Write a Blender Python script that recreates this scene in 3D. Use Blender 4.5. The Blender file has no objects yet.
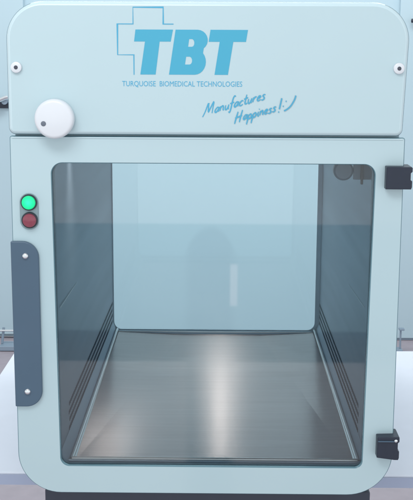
import bpy, bmesh, math, random
from mathutils import Vector, Matrix
R = math.radians
random.seed(7)
H = 1.64                      # eye height above the floor; all z below are measured from the eye
S = bpy.context.scene
C = S.collection

# ------------------------------------------------------------------ camera
cam = bpy.data.cameras.new('camera')
co = bpy.data.objects.new('camera', cam); C.objects.link(co); S.camera = co
th, yaw, roll = R(11.1), R(0.59), R(0.25)
fw = Vector((-math.sin(yaw)*math.cos(th), math.cos(yaw)*math.cos(th), -math.sin(th)))
r0 = fw.cross(Vector((0, 0, 1))).normalized(); u0 = r0.cross(fw)
r1 = math.cos(roll)*r0 + math.sin(roll)*u0; u1 = -math.sin(roll)*r0 + math.cos(roll)*u0
m = Matrix((r1, u1, -fw)).transposed().to_4x4(); m.translation = Vector((0, 0, H))
co.matrix_world = m
cam.sensor_fit = 'VERTICAL'; cam.sensor_height = 24; cam.lens = 24*1070/500
cam.clip_start = .05; cam.clip_end = 100

# ------------------------------------------------------------------ world: room light; bands, figure and bar painted for the glass to reflect
W = bpy.data.worlds.new('World'); S.world = W; W.use_nodes = True
nt = W.node_tree; nt.nodes.clear()
def N(t, **k):
    n = nt.nodes.new(t)
    for a, b in k.items(): setattr(n, a, b)
    return n
def mth(op, a, b=None, c=None, clamp=False):
    n = N('ShaderNodeMath', operation=op); n.use_clamp = clamp
    for i, v in enumerate((a, b, c)):
        if v is None: continue
        if isinstance(v, (int, float)): n.inputs[i].default_value = v
        else: nt.links.new(v, n.inputs[i])
    return n.outputs[0]
tc = N('ShaderNodeTexCoord'); sx = N('ShaderNodeSeparateXYZ'); nt.links.new(tc.outputs['Generated'], sx.inputs[0])
X, Y, Z = sx.outputs
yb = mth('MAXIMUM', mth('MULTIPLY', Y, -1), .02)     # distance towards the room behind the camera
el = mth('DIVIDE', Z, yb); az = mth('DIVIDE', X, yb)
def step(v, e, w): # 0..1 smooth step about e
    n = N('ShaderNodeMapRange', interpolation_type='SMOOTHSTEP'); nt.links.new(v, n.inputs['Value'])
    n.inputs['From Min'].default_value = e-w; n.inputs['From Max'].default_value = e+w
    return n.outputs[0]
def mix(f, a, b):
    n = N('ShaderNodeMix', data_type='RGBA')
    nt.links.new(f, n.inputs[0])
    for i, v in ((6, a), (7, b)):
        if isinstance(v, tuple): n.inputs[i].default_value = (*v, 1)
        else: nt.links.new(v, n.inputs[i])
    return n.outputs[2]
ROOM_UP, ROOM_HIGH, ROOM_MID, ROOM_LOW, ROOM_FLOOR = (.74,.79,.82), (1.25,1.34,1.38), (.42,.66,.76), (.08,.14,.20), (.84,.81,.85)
col = mix(step(el, -.307, .0015), ROOM_FLOOR, ROOM_LOW)        # floor tone | dark band
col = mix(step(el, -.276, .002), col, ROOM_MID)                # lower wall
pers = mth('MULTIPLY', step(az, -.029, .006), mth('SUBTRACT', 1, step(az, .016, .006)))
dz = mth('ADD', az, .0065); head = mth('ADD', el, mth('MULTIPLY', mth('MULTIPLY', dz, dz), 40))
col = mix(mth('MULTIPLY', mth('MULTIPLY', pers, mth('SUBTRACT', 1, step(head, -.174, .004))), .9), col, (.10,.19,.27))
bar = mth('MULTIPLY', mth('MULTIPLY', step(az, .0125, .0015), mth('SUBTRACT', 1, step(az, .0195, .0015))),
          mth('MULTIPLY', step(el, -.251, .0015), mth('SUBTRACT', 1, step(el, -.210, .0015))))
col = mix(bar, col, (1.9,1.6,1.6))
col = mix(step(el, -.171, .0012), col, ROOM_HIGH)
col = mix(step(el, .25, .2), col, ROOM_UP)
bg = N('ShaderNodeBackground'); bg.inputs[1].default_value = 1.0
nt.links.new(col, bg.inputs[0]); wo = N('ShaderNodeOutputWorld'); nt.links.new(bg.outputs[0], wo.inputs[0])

# ------------------------------------------------------------------ lamps
def area(name, loc, target, sx_, sy_, power, color, spread=180):
    l = bpy.data.lights.new(name, 'AREA'); l.shape = 'RECTANGLE'; l.size = sx_; l.size_y = sy_
    l.energy = power; l.color = color; l.spread = R(spread)
    o = bpy.data.objects.new(name, l); C.objects.link(o); o.location = Vector(loc) + Vector((0, 0, H))
    d = Vector(target) - Vector(loc); o.rotation_euler = d.to_track_quat('-Z', 'Y').to_euler(); return o
area('ceiling_lamp', (-.45, .75, .95), (-.05, 1.9, -.2), 1.0, .5, 11.2, (.95, .98, 1))
area('wall_fill_light', (0, 4.0, 2.0), (0, 5.0, -.8), 3.0, .6, 76, (.95, 1, .99))  # unseen light added to brighten the wall behind
area('tray_streak_light', (.012, 2.70, -.178), (.012, 2.70, -.8), .008, .34, .36, (1, .87, .79), 120)  # unseen light added for the long streak on the tray
area('tray_corner_light', (-.268, 2.12, -.170), (-.262, 2.12, -.8), .03, .05, .08, (1, .89, .82), 60)  # unseen light added for the highlight in the tray's front-left corner
S.view_settings.view_transform = 'Standard'; S.view_settings.look = 'None'
S.view_settings.exposure = 0; S.view_settings.gamma = 1
S.render.engine = 'CYCLES'
S.cycles.max_bounces = 12; S.cycles.transparent_max_bounces = 16; S.cycles.transmission_bounces = 12

# ------------------------------------------------------------------ materials
def lin(r, g, b):
    f = lambda c: c/255/12.92 if c/255 <= .04045 else ((c/255+.055)/1.055)**2.4
    return (f(r), f(g), f(b))
def mat(name, base, rough=.5, metal=0, coat=0, noise=.03, nscale=6, stretch=(1,1,1), bump=0, bscale=200, bstretch=(1,1,1),
        rvar=0, emit=None, es=0, aniso=0, spec=.5, tangent=False):
    M = bpy.data.materials.new(name); M.use_nodes = True; t = M.node_tree; P = t.nodes['Principled BSDF']
    L = t.links.new
    P.inputs['Roughness'].default_value = rough; P.inputs['Metallic'].default_value = metal
    P.inputs['Coat Weight'].default_value = coat; P.inputs['Coat Roughness'].default_value = .06
    P.inputs['Specular IOR Level'].default_value = spec
    tcn = t.nodes.new('ShaderNodeTexCoord')
    def nz(scale, st, detail=4):
        mp = t.nodes.new('ShaderNodeMapping'); mp.inputs['Scale'].default_value = st; L(tcn.outputs['Object'], mp.inputs[0])
        n = t.nodes.new('ShaderNodeTexNoise'); n.inputs['Scale'].default_value = scale; n.inputs['Detail'].default_value = detail
        L(mp.outputs[0], n.inputs['Vector']); return n.outputs['Fac']
    n1 = nz(nscale, stretch)
    r = t.nodes.new('ShaderNodeMapRange'); L(n1, r.inputs[0]); r.inputs[1].default_value = .25; r.inputs[2].default_value = .75
    r.inputs[3].default_value = 1-noise; r.inputs[4].default_value = 1+noise
    v = t.nodes.new('ShaderNodeVectorMath'); v.operation = 'SCALE'; v.inputs[0].default_value = base; L(r.outputs[0], v.inputs['Scale'])
    L(v.outputs[0], P.inputs['Base Color'])
    if rvar:
        n2 = nz(nscale*1.7, stretch); q = t.nodes.new('ShaderNodeMapRange'); L(n2, q.inputs[0])
        q.inputs[1].default_value = .3; q.inputs[2].default_value = .7
        q.inputs[3].default_value = rough-rvar; q.inputs[4].default_value = rough+rvar; L(q.outputs[0], P.inputs['Roughness'])
    if bump:
        n3 = nz(bscale, bstretch, 2); b = t.nodes.new('ShaderNodeBump'); b.inputs['Strength'].default_value = bump
        b.inputs['Distance'].default_value = .001; L(n3, b.inputs['Height']); L(b.outputs[0], P.inputs['Normal'])
    if emit: P.inputs['Emission Color'].default_value = (*emit, 1); P.inputs['Emission Strength'].default_value = es
    if aniso:
        P.inputs['Anisotropic'].default_value = aniso
        tg = t.nodes.new('ShaderNodeTangent'); tg.direction_type = 'UV_MAP'; tg.uv_map = 'UVMap'; L(tg.outputs[0], P.inputs['Tangent'])
    return M
M = {}
M['paint'] = mat('pale_back_painted_glass', lin(187,208,214), .33, coat=.6, noise=.018, nscale=4, rvar=.05, bump=.03, bscale=160, spec=.3)
M['edge'] = mat('green_glass_edge', lin(100,136,148), .2, noise=.05)
M['edge_highlight'] = mat('pale_edge_highlight', lin(200,220,226), .35, coat=.2, noise=.01)  # paler than the panel paint: edge highlight put into the colour
M['shell'] = mat('blue_grey_coated_shell', lin(120,145,160), .4, noise=.03)
M['backing'] = mat('pale_hood_backing', lin(165,188,198), .4, noise=.02)
M['plinth'] = mat('dark_plinth', lin(62,66,80), .5, noise=.08, nscale=20)
M['steel_side'] = mat('brushed_steel_wall', (.32,.43,.53), .52, .65, noise=.05, nscale=5, stretch=(1,.2,4), rvar=.03, bump=.10, bscale=300, bstretch=(1,.03,1))
M['steel_tray'] = mat('brushed_steel_tray', (.56,.54,.545), .335, 1, noise=.06, nscale=150, stretch=(.04,1,1), rvar=.02, bump=.22, bscale=420, bstretch=(.25,1,1), aniso=.95)
M['steel_rim'] = mat('polished_steel_rim', (.56,.58,.59), .40, 1, noise=.05, nscale=30)
M['slot'] = mat('dark_vent_slot', lin(48,62,80), .7)
M['grey_plate'] = mat('slate_blue_handle', lin(76,98,118), .38, noise=.035, nscale=12, bump=.03, bscale=500)
M['chrome'] = mat('chrome', (.82,.84,.86), .16, 1)
M['white_plastic'] = mat('white_plastic', lin(224,226,231), .35, noise=.01, coat=.2)
M['cap_dot'] = mat('grey_dot', lin(105,112,125), .5)
M['screw_dark'] = mat('dark_screw', lin(80,82,92), .35, .6)
M['black'] = mat('dark_navy_plastic', lin(34,41,58), .42, noise=.06, nscale=40, bump=.08, bscale=900)
M['bezel'] = mat('dark_bezel', lin(38,45,55), .35)
M['lampplate'] = mat('grey_lamp_plate', lin(140,160,165), .4, .3)
M['green'] = mat('lit_green_lens', (.0,.45,.2), .3, emit=(.0,1,.38), es=.62)
g_ = M['green'].node_tree; gp = g_.nodes['Principled BSDF']      # lit lens: hot centre, deeper rim
gt = g_.nodes.new('ShaderNodeTexCoord'); gv = g_.nodes.new('ShaderNodeVectorMath'); gv.operation = 'LENGTH'; g_.links.new(gt.outputs['Object'], gv.inputs[0])
gr = g_.nodes.new('ShaderNodeValToRGB'); gm = g_.nodes.new('ShaderNodeMath'); gm.operation = 'DIVIDE'; gm.inputs[1].default_value = .0135
g_.links.new(gv.outputs['Value'], gm.inputs[0]); g_.links.new(gm.outputs[0], gr.inputs[0]); g_.links.new(gr.outputs[0], gp.inputs['Emission Color'])
gr.color_ramp.elements[0].color = (.06, 1, .75, 1); gr.color_ramp.elements[0].position = .15
gr.color_ramp.elements[1].color = (.0, .50, .16, 1); gr.color_ramp.elements[1].position = 1
e_ = gr.color_ramp.elements.new(.65); e_.color = (.0, 1, .36, 1)
M['red'] = mat('unlit_red_lens', lin(138,56,74), .25, noise=.08, nscale=200, coat=.4)
M['logo'] = mat('turquoise_print', lin(70,168,198), .4, noise=.01)
M['logo_line'] = mat('turquoise_line_print', lin(74,168,204), .45)
M['wall'] = mat('pale_blue_wall', lin(179,201,212), .75, noise=.02, nscale=.8)
M['doorwhite'] = mat('cool_white_door', lin(179,200,210), .55, noise=.015, nscale=1.2)
M['table'] = mat('white_laminate', lin(226,229,240), .42, noise=.02, nscale=14, bump=.02, bscale=120)
M['table_edge'] = mat('grey_blue_table_edging', lin(172,180,204), .5, noise=.03)
M['stand'] = mat('painted_metal_stand', lin(140,156,172), .45, .2)
M['reflection_line'] = mat('reflection_line', (.45,.52,.56), .4, 1)
# speckled floor
M['floor'] = mat('pinkish_grey_floor', lin(160,150,158), .55, noise=.07, nscale=14, rvar=.05)
# clear pane
G = bpy.data.materials.new('clear_glass'); G.use_nodes = True; t = G.node_tree; t.nodes.clear()
tr = t.nodes.new('ShaderNodeBsdfTransparent'); tr.inputs[0].default_value = (.965,.985,.99,1)
gl = t.nodes.new('ShaderNodeBsdfGlossy'); gl.inputs['Roughness'].default_value = 0.012
fr = t.nodes.new('ShaderNodeFresnel'); fr.inputs[0].default_value = 1.50
mx = t.nodes.new('ShaderNodeMixShader'); ou = t.nodes.new('ShaderNodeOutputMaterial')
t.links.new(fr.outputs[0], mx.inputs[0]); t.links.new(tr.outputs[0], mx.inputs[1]); t.links.new(gl.outputs[0], mx.inputs[2]); t.links.new(mx.outputs[0], ou.inputs[0])
M['glass'] = G
G2 = G.copy(); G2.name = 'clear_aqua_glass'; M['aqua_glass'] = G2; G2.node_tree.nodes['Fresnel'].inputs[0].default_value = 1.40
G2.node_tree.nodes['Transparent BSDF'].inputs[0].default_value = (.955,.995,.995,1)

# ------------------------------------------------------------------ helpers
def obj(name, bm, mats, parent=None, origin=None, smooth=False, **props):
    """one mesh object; bm is in eye-relative metres, origin likewise"""
    if not isinstance(mats, (list, tuple)): mats = [mats]
    if origin is None:
        vs = [v.co for v in bm.verts]
        origin = Vector([(min(v[i] for v in vs)+max(v[i] for v in vs))/2 for i in range(3)])
    origin = Vector(origin)
    bmesh.ops.translate(bm, verts=bm.verts, vec=-origin)
    me = bpy.data.meshes.new(name); bm.to_mesh(me); bm.free()
    for x in mats: me.materials.append(M[x])
    if smooth:
        for p in me.polygons: p.use_smooth = True
        me.set_sharp_from_angle(angle=R(35))
    o = bpy.data.objects.new(name, me); C.objects.link(o)
    o['eye_origin'] = list(origin)
    if parent is not None:
        o.parent = parent; o.location = origin - Vector(parent['eye_origin'])
    else: o.location = origin + Vector((0, 0, H))
    for k, v in props.items(): o[k] = v
    return o
def thing(name, origin, label, category, **props):
    o = bpy.data.objects.new(name, None); C.objects.link(o); o.empty_display_size = .1
    o.location = Vector(origin) + Vector((0, 0, H)); o['eye_origin'] = list(origin); o['label'] = label; o['category'] = category
    for k, v in props.items(): o[k] = v
    return o
def box(bm, x0, x1, y0, y1, z0, z1, bev=0, seg=2, mi=0):
    r = bmesh.ops.create_cube(bm, size=1)
    bmesh.ops.scale(bm, vec=(x1-x0, y1-y0, z1-z0), verts=r['verts'])
    bmesh.ops.translate(bm, vec=((x0+x1)/2, (y0+y1)/2, (z0+z1)/2), verts=r['verts'])
    fs = {f for v in r['verts'] for f in v.link_faces}
    for f in fs: f.material_index = mi
    if bev:
        es = list({e for v in r['verts'] for e in v.link_edges})
        bmesh.ops.bevel(bm, geom=es, offset=bev, segments=seg, profile=.5, affect='EDGES')
    return bm
def B(*a, **k): return box(bmesh.new(), *a, **k)
def rrect(x0, x1, z0, z1, rad, n=10):
    """outline, counter-clockwise seen from -Y; rad = (bl, br, tr, tl)"""
    if isinstance(rad, (int, float)): rad = (rad,)*4
    pts = []
    for (cx, cz, a0, r) in ((x0, z0, 180, rad[0]), (x1, z0, 270, rad[1]), (x1, z1, 0, rad[2]), (x0, z1, 90, rad[3])):
        ox = cx + (r if cx == x0 else -r); oz = cz + (r if cz == z0 else -r)
        for i in range(n+1):
            a = R(a0 + 90*i/n)
            pts.append((ox + r*math.cos(a), oz + r*math.sin(a)))
    return pts
def inset(pts, d):
    """shrink a convex outline by d along its normals (d<0 grows it)"""
    n = len(pts); out = []
    for i in range(n):
        j = i
        a, b = Vector(pts[i-1]), Vector(pts[(i+1) % n]); p = Vector(pts[i])
        k = i-1
        while (Vector(pts[k])-p).length < 1e-7: k -= 1
        a = Vector(pts[k]); k = (i+1) % n
        while (Vector(pts[k])-p).length < 1e-7: k = (k+1) % n
        b = Vector(pts[k])
        e1, e2 = (p-a).normalized(), (b-p).normalized()
        n1, n2 = Vector((-e1.y, e1.x)), Vector((-e2.y, e2.x)); nn = (n1+n2)
        nn = nn/ max(nn.length_squared/2, .3)
        out.append((p.x+nn.x*d, p.y+nn.y*d))
    return out
def lathe_loops(bm, loops, close_first=True, close_last=True, mis=None):
    """loops of equal length of (x,y,z); bridges them"""
    vl = [[bm.verts.new(p) for p in L] for L in loops]
    n = len(vl[0])
    for k in range(len(vl)-1):
        for i in range(n):
            f = bm.faces.new((vl[k][i], vl[k][(i+1) % n], vl[k+1][(i+1) % n], vl[k+1][i]))
            f.material_index = mis[k] if mis else 0
    if close_first: bm.faces.new(list(reversed(vl[0])))
    if close_last:
        f = bm.faces.new(vl[-1]); f.material_index = 0
    bmesh.ops.recalc_face_normals(bm, faces=bm.faces)
    return bm
def slab(pts, y0, y1, prof, mis=None):
    """plate from outline pts; y0 front, y1 back; prof = [(inset, depth from the front)...] from the front face outward"""
    bm = bmesh.new(); loops = [[(x, y1, z) for x, z in inset(pts, prof[-1][0])]]
    mm = []
    for d, dy in reversed(prof): loops.append([(x, y0+dy, z) for x, z in inset(pts, d)])
    lathe_loops(bm, loops, True, True, mis); return bm
def disc(cx, cz, prof, n=48):
    """turned piece about an axis along Y; prof = [(radius, y)...] back to front"""
    bm = bmesh.new()
    loops = [[(cx + r*math.cos(2*PI*i/n), y, cz + r*math.sin(2*PI*i/n)) for i in range(n)] for r, y in prof]
    return lathe_loops(bm, loops)
PI = math.pi
def tube(pts, rad, n=10, bm=None):
    bm = bm or bmesh.new(); rings = []
    for i, p in enumerate(pts):
        p = Vector(p); a = Vector(pts[max(i-1, 0)]); b = Vector(pts[min(i+1, len(pts)-1)]); d = (b-a).normalized()
        s = d.cross(Vector((0, 0, 1)) if abs(d.z) < .9 else Vector((1, 0, 0))).normalized(); q = s.cross(d)
        rings.append([bm.verts.new(p + rad*(math.cos(2*PI*k/n)*s + math.sin(2*PI*k/n)*q)) for k in range(n)])
    for A, Bq in zip(rings, rings[1:]):
        for k in range(n): bm.faces.new((A[k], A[(k+1) % n], Bq[(k+1) % n], Bq[k]))
    bm.faces.new(rings[0]); bm.faces.new(list(reversed(rings[-1])))
    bmesh.ops.recalc_face_normals(bm, faces=bm.faces); return bm

# ================================================================== THE SETTING
bm = bmesh.new(); box(bm, -4, 4, .9, 5.8, -H-.05, -H)
obj('floor', bm, 'floor', origin=(0, 3, -H), kind='structure')
obj('wall', B(-4, 4, 5.8, 5.9, -H+.001, 1.4), 'wall', origin=(0, 5.85, -H), kind='structure')

# ================================================================== BACKGROUND THINGS
dr = thing('white_door', (-1.55, 5.78, -H+.02), 'pale blue white door at the left edge with a chrome lever handle', 'door')
obj('door_leaf', B(-2.05, -1.03, 5.755, 5.797, -H+.024, .62, bev=.004), 'doorwhite', dr)
hl = obj('lever_handle', tube([(-1.36, 5.70, -.317), (-1.30, 5.69, -.322), (-1.22, 5.69, -.325), (-1.165, 5.695, -.318), (-1.13, 5.70, -.303), (-1.118, 5.705, -.300)], .013), 'chrome', dr, smooth=True)
obj('lever_shank', tube([(-1.135, 5.706, -.325), (-1.135, 5.754, -.325)], .016), 'stand', hl, smooth=True)
obj('dark_plate', slab(rrect(-1.30, -1.108, -.362, -.316, .008, 4), 5.742, 5.754, [(.002, 0), (0, .002)]), 'black', dr)  # dark plate behind and below the lever
cb = thing('white_cabinet', (1.5, 5.7, -H+.02), 'tall pale cabinet at the right edge with a dark bar handle', 'cabinet')
obj('cabinet_body', B(.955, 2.0, 5.772, 5.797, -H+.012, 1.0, bev=.004), 'doorwhite', cb)
obj('cabinet_foot', B(.97, 1.99, 5.778, 5.794, -H+.002, -H+.010), 'stand', cb)
obj('bar_handle', tube([(1.012, 5.75, .104), (1.04, 5.735, .104), (1.2, 5.735, .104)], .011), 'black', cb, smooth=True)
st = thing('metal_stand', (-.95, 5.5, -H), 'low thin grey metal stand on the floor at the left edge', 'stand')
for (xa, za) in ((-1.145, -1.52), (-.66, -1.52)):
    obj('post', tube([(xa-.012, 5.55, -H+.032), (xa, 5.55, za)], .007), 'stand', st, smooth=True)
obj('rail', tube([(-1.20, 5.542, -1.535), (-.64, 5.542, -1.535)], .0055), 'chrome', st, smooth=True)
obj('base_bar', B(-1.165, -.64, 5.50, 5.60, -H+.002, -H+.03, bev=.004), 'stand', st)
st2 = thing('floor_post', (.985, 5.55, -H), 'short grey post on the floor beside the right door edge', 'post')
obj('post', tube([(.985, 5.55, -H+.02), (.985, 5.55, -1.52)], .005), 'stand', st2, smooth=True)
obj('base_plate', B(.955, .995, 5.52, 5.58, -H+.002, -H+.019, bev=.003), 'stand', st2)
obj('cap', B(.975, 1.003, 5.535, 5.565, -1.519, -1.509, bev=.002), 'stand', st2)

# ------------------------------------------------------------------ table
TZ = -.89
tb = thing('white_table', (.1, 2.55, -H), 'white table under the cabinet with a blue grey front edge', 'table')
bm = B(-.586, .80, 2.105, 3.02, TZ-.026, TZ, bev=.002)
obj('tabletop', bm, 'table', tb)
obj('front_edging', B(-.586, .80, 2.1015, 2.1035, TZ-.0262, TZ-.004), 'table_edge', tb)
for x in (-.31, .225):
    for y in (2.25, 2.93):
        obj('leg', B(x, x+.04, y, y+.04, -H+.001, TZ-.028, bev=.003), 'stand', tb)

# ================================================================== THE CABINET
ROOT = thing('sterile_work_cabinet', (-.02, 2.4, TZ), 'pale turquoise cabinet with glass door and steel chamber on white table', 'cabinet')
D = 1.9
XL, XR = -.3705, .3312
OX0, OX1, OZ0, OZ1 = -.2975, .2805, -.7886, -.2165      # door opening
WX0, WX1 = -.2905, .2850                                  # chamber walls
YB = 2.90; FZ = -.803
# outer shell: top, bottom and sides round the chamber (open front/back)
obj('plinth', B(-.333, .300, 1.952, YB, TZ+.001, -.860, bev=.003), 'plinth', ROOT)
# chamber side panels with vent grilles
FLARE = .0065     # the left panel opens slightly towards the door
def wallx(xw, y):
    return xw - (FLARE*(YB-y)/(YB-1.915) if xw < 0 else 0)
def side(xw, inward):
    x0, x1 = (xw-.002, xw) if inward > 0 else (xw, xw+.002)
    bm = B(x0, x1, 1.915, YB, -.821, -.147)
    for v in bm.verts: v.co.x += wallx(xw, v.co.y) - xw
    p = obj('side_panel', bm, 'steel_side', ROOT)
    # grille: three staggered rows of slanted slots along the foot of the panel
    bm = bmesh.new()
    for k in range(60):
        y = 2.045 + k*.0140; x = wallx(xw, y) + inward*.0009
        for rr in range(4):
            yy = y + (.0070 if rr % 2 else 0); z = -.768 + rr*.0165
            a, b, s = .0031, .0042, .004
            q = [(yy-a, z-b), (yy+a, z-b+.002), (yy+a+s*.3, z+b), (yy-a+s*.3, z+b-.002)]
            fr_ = [bm.verts.new((x, py, pz)) for py, pz in q]; bk = [bm.verts.new((x-inward*.0006, py, pz)) for py, pz in q]
            bm.faces.new(fr_); bm.faces.new(list(reversed(bk)))
            for i in range(4): bm.faces.new((fr_[i], bk[i], bk[(i+1) % 4], fr_[(i+1) % 4]))
    bmesh.ops.recalc_face_normals(bm, faces=bm.faces)
    obj('vent_grille', bm, 'slot', p)
    return p
pl_, pr_ = side(WX0, 1), side(WX1, -1)
def reflection_line(parent, x, a, b, w=.0012):  # thin pale line painted as a reflection edge on the steel wall
    bm = bmesh.new(); a, b = Vector((x, *a)), Vector((x, *b)); d = (b-a).normalized(); n = Vector((0, -d.z, d.y))*w
    vs = [bm.verts.new(p) for p in (a-n*.3, a+n*.3, b+n, b-n)]; f = bm.faces.new(vs)
    r = bmesh.ops.extrude_face_region(bm, geom=[f]); bmesh.ops.translate(bm, vec=(.0004 if x > 0 else -.0004, 0, 0), verts=[g for g in r['geom'] if isinstance(g, bmesh.types.BMVert)])
    bmesh.ops.recalc_face_normals(bm, faces=bm.faces); obj('reflection_line', bm, 'reflection_line', parent)
reflection_line(pl_, wallx(WX0, 2.2)+.0012, (2.19, -.500), (1.95, -.495))
reflection_line(pr_, WX1-.0008, (2.26, -.517), (2.01, -.505), .0008)
obj('ceiling_panel', B(WX0+.0005, WX1-.0005, 1.936, YB, -.150, -.147), 'white_plastic', ROOT)
lamp = obj('streak_light_housing', B(-.02, .044, 2.52, 2.88, -.1725, -.1505, bev=.004), 'white_plastic', ROOT)  # unseen housing added above the tray-streak light
# back frame with a rounded opening and its pane
bx0, bx1, bz0, bz1 = -.2875, .2735, -.796, -.19
def ring(outer, inner, y0, y1, mi_front=0, mi_in=1, mi_out=1, chamf=.0012):
    """plate with an opening; outer and inner outlines have the same number of points"""
    bm = bmesh.new(); loops = []
    def V(L, y): return [bm.verts.new((x, y, z)) for x, z in L]
    o = [V(outer, y1), V(outer, y0+chamf), V(inset(outer, chamf), y0)]
    i = [V(inset(inner, -chamf), y0), V(inner, y0+chamf), V(inner, y1)]
    seq = o + i; n = len(outer); mids = [mi_out, mi_out, mi_front, mi_in, mi_in]
    for k in range(5):
        for j in range(n):
            f = bm.faces.new((seq[k][j], seq[k][(j+1) % n], seq[k+1][(j+1) % n], seq[k+1][j])); f.material_index = mids[k]
    for j in range(n): bm.faces.new((seq[5][j], seq[5][(j+1) % n], seq[0][(j+1) % n], seq[0][j]))
    bmesh.ops.recalc_face_normals(bm, faces=bm.faces); return bm
so = rrect(-.357, .317, -.852, .048, (.080, .080, .060, .060), 14)
obj('body_shell', ring(so, rrect(WX0-.0095, WX1+.0025, -.8222, -.1465, .0005, 14), 1.932, YB+.02, 0, 0, 0), 'shell', ROOT)
bf = obj('back_frame', ring(rrect(WX0-.001, WX1+.001, -.821, -.151, .0005), rrect(bx0, bx1, bz0, bz1, .022), YB-.002, YB+.001, chamf=.0003), ['steel_side', 'steel_side'], ROOT)
obj('back_pane', B(bx0-.006, bx1+.006, YB+.002, YB+.006, bz0-.006, bz1+.006), 'aqua_glass', bf)

# steel tray: flat floor, side wings folded to shape highlights, raised rim all round
TX0, TX1, TY0, TY1 = -.274, .268, 1.955, 2.885
bm = bmesh.new(); uv = bm.loops.layers.uv.new('UVMap')
def tv(x, y, dz=0): return bm.verts.new((x, y, FZ+dz))
fl, fr2, bl, br = tv(TX0, TY0, .0), tv(TX1, TY0, .0), tv(TX0, TY1, .0045), tv(TX1, TY1, .0045)
a, b = tv(-.095, TY1, -.0015), tv(.12, TY1, -.0015)
mf1, mf2 = tv(TX0+.004, TY0, 0), tv(TX1-.004, TY0, 0)
bm.faces.new((mf1, mf2, b, a)); bm.faces.new((fl, mf1, a, bl)); bm.faces.new((mf2, fr2, br, b))
for f in bm.faces:
    if f.normal.z < 0: f.normal_flip()
    for l in f.loops: l[uv].uv = (l.vert.co.y, -l.vert.co.x)
bmesh.ops.recalc_face_normals(bm, faces=bm.faces)
for f in bm.faces:
    f.normal_update()
    if f.normal.z < 0: f.normal_flip()
tray = obj('tray', bm, 'steel_tray', ROOT)
bm = bmesh.new(); rz = FZ+.009
tube([(TX0-.004, TY0-.006, rz), (TX0-.004, TY1+.004, rz)], .0038, bm=bm)
tube([(TX1+.004, TY0-.006, rz), (TX1+.004, TY1+.004, rz)], .0038, bm=bm)
tube([(TX0-.004, TY0-.008, rz+.001), (TX1+.004, TY0-.008, rz+.001)], .0036, bm=bm)
box(bm, TX0-.0035, TX1+.0035, TY1-.004, TY1+.0065, FZ-.010, FZ+.0062, bev=.002, mi=1)
# rolled shoulders between rim and chamber walls
def strip(p, q, mi=0):
    vs = [bm.verts.new(v) for v in (p[0], p[1], q[1], q[0])]; bm.faces.new(vs).material_index = mi
for xa, xb in ((TX0-.008, WX0+.0005), (TX1+.008, WX1-.0005)):
    strip(((xa, 1.916, FZ+.007), (xa, TY1+.008, FZ+.007)), ((xb if xb > 0 else wallx(WX0, 1.916)+.0005, 1.916, FZ+.030), (xb, TY1+.008, FZ+.030)), 1)
    sgn = 1 if xa < 0 else -1
    strip(((xa+sgn*.009, 1.945, FZ-.0005), (xa+sgn*.009, TY1+.008, FZ-.0005)), ((xa, 1.945, FZ+.007), (xa, TY1+.008, FZ+.007)))
obj('rim', bm, ['steel_rim', 'steel_side'], tray, smooth=True)
obj('front_lip', B(WX0-.0055, WX1-.001, 1.938, 1.9445, -.8215, FZ+.010, bev=.002), 'steel_side', tray)

# disc, plate and strip shaped after a reflection at the chamber's top right
sn = obj('reflection_disc', disc(.2335, -.237, [(.012, 2.0), (.0185, 1.996), (.0185, 1.982), (.015, 1.979)]), 'grey_plate', ROOT, smooth=True)
obj('reflection_plate', B(.2525, .287, 1.985, 1.993, -.254, -.218, bev=.001), 'grey_plate', sn)
obj('reflection_strip', B(.2655, .2700, 1.977, 1.984, -.262, -.205, bev=.0008), 'black', sn)

# hood panel
hood_pts = rrect(XL, XR, -.1655, .0655, (.012, .012, .066, .066), 14)
hood_pts = [(x + (.0 if x < 0 else -.006*max(0, -z)/.17), z) for x, z in hood_pts]
prof = [(.0075, 0), (.0056, .0006), (.0034, .0022), (.0016, .0048), (.0004, .0075), (0, .0150)]
hood = obj('hood_panel', slab(hood_pts, D-.010, D+.008, prof, mis=[1, 1, 1, 2, 2, 2]), ['paint', 'edge', 'edge_highlight'], ROOT)
obj('hood_backing', slab(rrect(-.362, .322, -.176, .056, (.004, .004, .062, .062), 14), D+.0085, 1.931, [(.001, 0), (0, .001)]), 'backing', ROOT)

# print on the hood
def LX(px): return XL + (px-6.5)*.0017426
def LZ(py): return .0175 - (py-30)*.001728
YP = D-.0104
def flat_poly(bm, outer, holes=()):
    """printed shape from pixel outline, 0.3 mm thick"""
    edges = []
    for ring_ in (outer, *holes):
        vs = [bm.verts.new((LX(x), YP, LZ(y))) for x, y in ring_]
        for i in range(len(vs)): edges.append(bm.edges.new((vs[i], vs[(i+1) % len(vs)])))
    r = bmesh.ops.triangle_fill(bm, use_beauty=True, edges=edges)
    return [g for g in r['geom'] if isinstance(g, bmesh.types.BMFace)]
def smoothpoly(pts, n=6, closed=True):
    out = []; L = len(pts)
    rng = range(L if closed else L-1)
    for i in rng:
        p0, p1, p2, p3 = [Vector(pts[(i+k) % L] if closed else pts[min(max(i+k, 0), L-1)]) for k in (-1, 0, 1, 2)]
        for s in range(n):
            t_ = s/n
            out.append(tuple(.5*((2*p1)+(p2-p0)*t_+(2*p0-5*p1+4*p2-p3)*t_*t_+(3*p1-p0-3*p2+p3)*t_**3)))
    if not closed: out.append(tuple(pts[-1]))
    return out
def letter(outer, holes=()):
    bm = bmesh.new(); fs = flat_poly(bm, outer, holes)
    for f in fs:
        f.normal_update()
    bmesh.ops.recalc_face_normals(bm, faces=bm.faces)
    r = bmesh.ops.extrude_face_region(bm, geom=list(bm.faces))
    bmesh.ops.translate(bm, vec=(0, .0005, 0), verts=[g for g in r['geom'] if isinstance(g, bmesh.types.BMVert)])
    bmesh.ops.recalc_face_normals(bm, faces=bm.faces)
    obj('logo_letter', bm, 'logo', hood)
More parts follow.
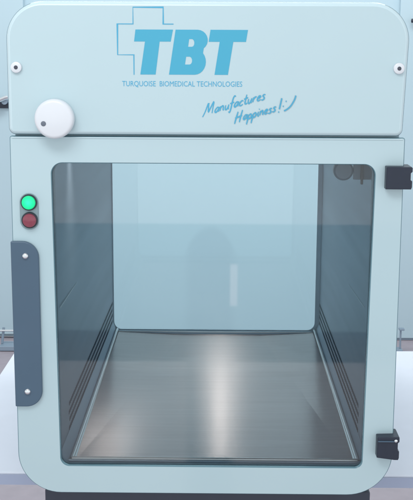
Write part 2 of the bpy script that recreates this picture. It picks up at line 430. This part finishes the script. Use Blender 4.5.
letter([(136.4,30),(173.7,30),(171.4,41.8),(160.4,41.8),(156.2,74.5),(140.9,74.5),(145.8,41.8),(134.9,41.8)])
def arc(cx, cy, rx, ry, a0, a1, n=10): return [(cx+rx*math.cos(R(a0+(a1-a0)*i/n)), cy+ry*math.sin(R(a0+(a1-a0)*i/n))) for i in range(n+1)]
Bo = [(176.3,30),(197,30)] + arc(198,40.2,10.3,10.2,-88,52,9) + arc(195.2,61.6,11.3,12.9,-42,90,9) + [(169.6,74.5)]
letter(Bo, [[(189.8,39.2),(192.6,39.2)] + arc(192.6,43,2.4,3.8,-80,90,5) + [(188.7,46.8)], [(186.8,56.6),(190.2,56.6)] + arc(190.2,60.5,2.6,3.9,-80,90,5) + [(185.6,64.4)]])
letter([(211,30),(248.2,30),(246.3,41.8),(233.7,41.8),(228.6,74.5),(215.2,74.5),(220.2,41.8),(209.2,41.8)])
STROKE = [0]
def ribbon(bm, pts, w, px=True, th_=.0004, taper=False):
    P_ = [Vector((LX(x), LZ(y))) if px else Vector((x, y)) for x, y in pts]
    fr_, bk = [], []
    for i, p in enumerate(P_):
        a_ = P_[max(i-1, 0)]; b_ = P_[min(i+1, len(P_)-1)]
        d = (b_-a_); d = d.normalized() if d.length > 0 else Vector((1, 0)); n_ = Vector((-d.y, d.x))
        k = w/2
        if 0 < i < len(P_)-1:
            e1 = (p-a_).normalized(); c_ = max(.5, abs(e1.dot(d))); k = w/2/c_
        if taper: k *= .75 + .35*math.sin(PI*i/(len(P_)-1))
        STROKE[0] += 1; yo = YP - STROKE[0]*1.2e-6      # ink laid over ink, never in one plane
        for lst, y in ((fr_, yo), (bk, YP+th_)):
            lst.append((bm.verts.new((p.x+n_.x*k, y, p.y+n_.y*k)), bm.verts.new((p.x-n_.x*k, y, p.y-n_.y*k))))
    for i in range(len(P_)-1):
        bm.faces.new((fr_[i][0], fr_[i+1][0], fr_[i+1][1], fr_[i][1]))
        bm.faces.new((bk[i][1], bk[i+1][1], bk[i+1][0], bk[i][0]))
bm = bmesh.new()
ribbon(bm, [(174.2,24.6),(164,24.6),(164,8.2),(134,8.2),(134,24.6),(118.4,24.6),(118.4,55),(134.6,55),(134.6,74.8)], .0016)
obj('logo_outline', bm, 'logo_line', hood)
# tagline in a plain sans
cu = bpy.data.curves.new('tagline', 'FONT'); cu.body = 'TURQUOISE  BIOMEDICAL TECHNOLOGIES'; cu.size = 1; cu.extrude = .01; cu.resolution_u = 3
to = bpy.data.objects.new('tmp', cu); C.objects.link(to); bpy.context.view_layer.update()
me = bpy.data.meshes.new_from_object(to.evaluated_get(bpy.context.evaluated_depsgraph_get()))
bm = bmesh.new(); bm.from_mesh(me); bpy.data.objects.remove(to); bpy.data.meshes.remove(me)
xs = [v.co.x for v in bm.verts]; ys = [v.co.y for v in bm.verts]
x0, x1, y0, y1 = min(xs), max(xs), min(ys), max(ys)
for v in bm.verts:
    x, y, z = v.co
    v.co = (LX(122.6)+(x-x0)/(x1-x0)*(LX(243)-LX(122.6)), YP + (.01-z)*.02, LZ(87.3)+(y-y0)/(y1-y0)*(LZ(81)-LZ(87.3)))
bmesh.ops.recalc_face_normals(bm, faces=bm.faces)
obj('tagline', bm, 'logo_line', hood)
# hand-written slogan: strokes in x-height units, slanted and set on a rising baseline
GL = {
 'M': (2.3, [[(-.35,-.25),(.05,.8),(.42,2.3),(.62,1.4),(.80,.55),(1.15,1.3),(1.62,2.35),(1.68,1.2),(1.72,.05)]]),
 'H': (2.0, [[(.0,-.35),(.12,.9),(.3,2.2)],[(1.15,-.25),(1.2,1.0),(1.35,2.35)],[(-.15,.9),(.6,1.0),(1.5,1.15)]]),
 'a': (1.12, [[(.85,.85),(.5,1.0),(.12,.65),(.05,.2),(.3,0),(.65,.3),(.85,.85),(.82,.2),(1.02,.05)]]),
 'n': (1.12, [[(.1,.95),(.1,.5),(.08,0)],[(.1,.45),(.4,.9),(.68,.85),(.75,.4),(.8,.05),(1.0,.05)]]),
 'u': (1.12, [[(.1,.95),(.08,.35),(.3,.0),(.6,.2),(.8,.9)],[(.8,.95),(.78,.2),(1.0,.05)]]),
 'f': (1.0, [[(.95,2.1),(.7,2.35),(.45,1.9),(.38,.8),(.35,-.2),(.2,-.85),(-.05,-.6)],[(-.05,.95),(.4,1.0),(.85,1.05)]]),
 'c': (.98, [[(.85,.8),(.5,1.0),(.12,.6),(.1,.2),(.4,0),(.85,.2)]]),
 't': (.95, [[(.4,1.9),(.35,.9),(.35,.2),(.6,0),(.85,.15)],[(-.05,1.1),(.4,1.15),(.85,1.22)]]),
 'r': (.95, [[(.1,.95),(.1,.5),(.08,0)],[(.1,.45),(.4,.9),(.75,.95)]]),
 'e': (1.0, [[(.1,.45),(.5,.55),(.75,.8),(.45,1.0),(.12,.6),(.15,.15),(.45,0),(.85,.2)]]),
 's': (1.0, [[(.8,.9),(.45,1.0),(.25,.75),(.6,.45),(.65,.1),(.3,-.05),(.0,.1)]]),
 'p': (1.12, [[(.15,.95),(.05,.1),(-.02,-1.15)],[(.12,.7),(.5,1.0),(.82,.7),(.7,.15),(.3,.0),(.08,.2)]]),
 'i': (.62, [[(.2,.95),(.18,.3),(.3,0),(.5,.08)],[(.28,1.42),(.33,1.55)]]),
}
def write(bm, text, x, y, ang, sc, slant, w):
    ca, sa = math.cos(ang), math.sin(ang); pen = 0; total = sum(GL[c][0] for c in text)
    for n_, c in enumerate(text):
        adv, strokes = GL[c]; jy = random.uniform(-.08, .08)
        for s in strokes:
            pts = []
            for px, py in s:
                gx = (pen + px + slant*py)*sc; gy = (py + jy)*sc*1.08
                pts.append((x + gx*ca - gy*sa*0 , y - (gx*sa + gy*ca)))
            ribbon(bm, smoothpoly(pts, 5, False), w, taper=True)
        pen += adv
bm = bmesh.new()
write(bm, 'Manufactures', 205.2, 115.2, R(15.6), 4.62, .22, .0021)
write(bm, 'Happiness', 236.0, 122.0, R(15.2), 4.25, .22, .0021)
ribbon(bm, smoothpoly([(282.9,97.6),(281.8,103),(280.6,108.6)], 4, False), .0023)
ribbon(bm, [(280.2,110.8),(279.9,112.2)], .0016)
ribbon(bm, [(287.5,100.0),(287.1,101.3)], .0015); ribbon(bm, [(284.7,105.0),(284.3,106.3)], .0015)
ribbon(bm, smoothpoly([(297.0,94.8),(295.6,99.2),(292.4,104.8),(289.0,108.2),(285.4,110.4)], 5, False), .0023)
obj('slogan', bm, 'logo_line', hood)
# white screw caps
for cx, cz in ((-.3525, -.0480), (.3135, -.0470)):
    c_ = obj('screw_cap', disc(cx, cz, [(.0095, D-.0098), (.0100, D-.0125), (.0092, D-.0155), (.0065, D-.0168)], 32), 'white_plastic', hood, smooth=True)
# (screw heads are parts of the hood: the hierarchy stays three deep)
    obj('screw', disc(cx, cz, [(.0034, D-.0166), (.0034, D-.0176), (.0026, D-.0182)], 20), 'screw_dark', hood, smooth=True)

# round white latch knob
kx, kz = -.2860, -.1362
kn = obj('round_latch', disc(kx, kz, [(.030, D-.0095), (.0335, D-.012), (.0346, D-.018), (.0346, D-.027), (.0338, D-.0305), (.0318, D-.0330), (.0285, D-.0342)], 72), 'white_plastic', ROOT, smooth=True)
obj('latch_dot', disc(-.3040, -.1440, [(.0045, D-.0340), (.0045, D-.0346), (.0038, D-.0350)], 28), 'cap_dot', kn, smooth=True)

# glass door: painted border round a clear window
outer = rrect(XL, XR, -.8435, -.1682, (.080, .084, .004, .004), 14)
def shear(pts): return [(x, z) if x < 0 else (x-.0030*max(0, (-.172-z))/.6, z) for x, z in pts]
outer = [(x - .0020*max(0, (-.172-z))/.6 if x < 0 else x, z) for x, z in outer]
inner = rrect(OX0, OX1, OZ0, OZ1, (.016, .013, .020, .020), 14)
inner = [(x + (.0055 if x < 0 else -.0065)*max(0, (OZ1-z))/.57, z) for x, z in inner]
door = obj('glass_door', ring(outer, inner, D, D+.007, 0, 1, 1, .0014), ['paint', 'edge'], ROOT)
bm = bmesh.new(); box(bm, OX0-.012, OX1+.012, D+.0075, D+.0115, OZ0-.012, OZ1+.012)
obj('window_pane', bm, 'glass', door)
# pale strip painted as the door's top-edge highlight, just below the gap
obj('top_highlight', B(XL+.004, XR-.004, D-.0016, D-.0002, -.1720, -.1698, bev=.0005), 'edge_highlight', door)
obj('gasket', ring(rrect(OX0-.016, OX1+.016, OZ0-.016, OZ1+.014, .02, 14), rrect(OX0+.004, OX1-.004, OZ0+.0005, OZ1-.001, .015, 14), D+.0120, D+.0145, 0, 0, 0), ['shell'], ROOT)

# slate handle plate with two domed rivets
hp = rrect(-.3735, -.3232, -.6705, -.3580, (.002, .030, .030, .002), 12)
obj('handle_plate', slab(hp, D-.0075, D-.0005, [(.0016, 0), (.0006, .0005), (0, .0016)]), 'grey_plate', door)
for rx, rz_ in ((-.3470, -.3845), (-.3500, -.6410)):
    obj('rivet', disc(rx, rz_, [(.0062, D-.0074), (.0060, D-.0090), (.0048, D-.0108), (.0028, D-.0120), (.0008, D-.0123)], 28), 'chrome', door, smooth=True)

# indicator lamps
ip = obj('lamp_plate', slab(rrect(-.3555, -.3222, -.3368, -.2710, .0166, 12), D-.0032, D-.0003, [(.0008, 0), (0, .0008)]), 'lampplate', ROOT,
         )
for (cx, cz, mt_, nm) in ((-.3385, -.2870, 'green', 'green_lamp'), (-.3378, -.3193, 'red', 'red_lamp')):
    obj('bezel', disc(cx, cz, [(.0148, D-.0031), (.0148, D-.0060), (.0142, D-.0072), (.0126, D-.0074)], 40), 'bezel', ip, smooth=True)
    obj(nm, disc(cx, cz, [(.0124, D-.0072), (.0124, D-.0090), (.0115, D-.0108), (.0080, D-.0120), (.0035, D-.0125)], 40), mt_, ip, smooth=True)

# two dark hinge blocks that grip the door's right edge
def hinge(x0, x1, z0, z1, drop, label):
    # outline with a small step in its right side; the lower one is cut on a slant
    pts = [(x0, z0+drop*.55), (x0+(x1-x0)*.8, z0), (x1-.0015, z0), (x1, z0+.004), (x1, z0+(z1-z0)*.36), (x1-.0028, z0+(z1-z0)*.42), (x1-.0028, z0+(z1-z0)*.72), (x1, z0+(z1-z0)*.78), (x1, z1-.002), (x1-.002, z1), (x0+.001, z1-drop*.15), (x0, z1-.001-drop*.15)]
    h_ = obj('hinge', slab(pts, D-.020, D+.024, [(.0014, 0), (.0005, .0006), (0, .0016)]), 'black', ROOT, label=label)
    return h_
h1 = hinge(.2975, .3435, -.2578, -.2178, 0, 'upper square dark hinge block')
h2 = hinge(.2990, .3400, -.7650, -.7195, .008, 'lower slanted dark hinge block')
obj('hinge_screw', disc(.3330, -.7268, [(.0030, D-.0201), (.0030, D-.0215), (.0018, D-.0222)], 20), 'chrome', h2, smooth=True)
obj('hinge_ledge', B(.3000, .3300, D-.0225, D-.0198, -.7290, -.7268, bev=.0006), 'grey_plate', h2)
for o in C.objects:
    if 'eye_origin' in o: del o['eye_origin']
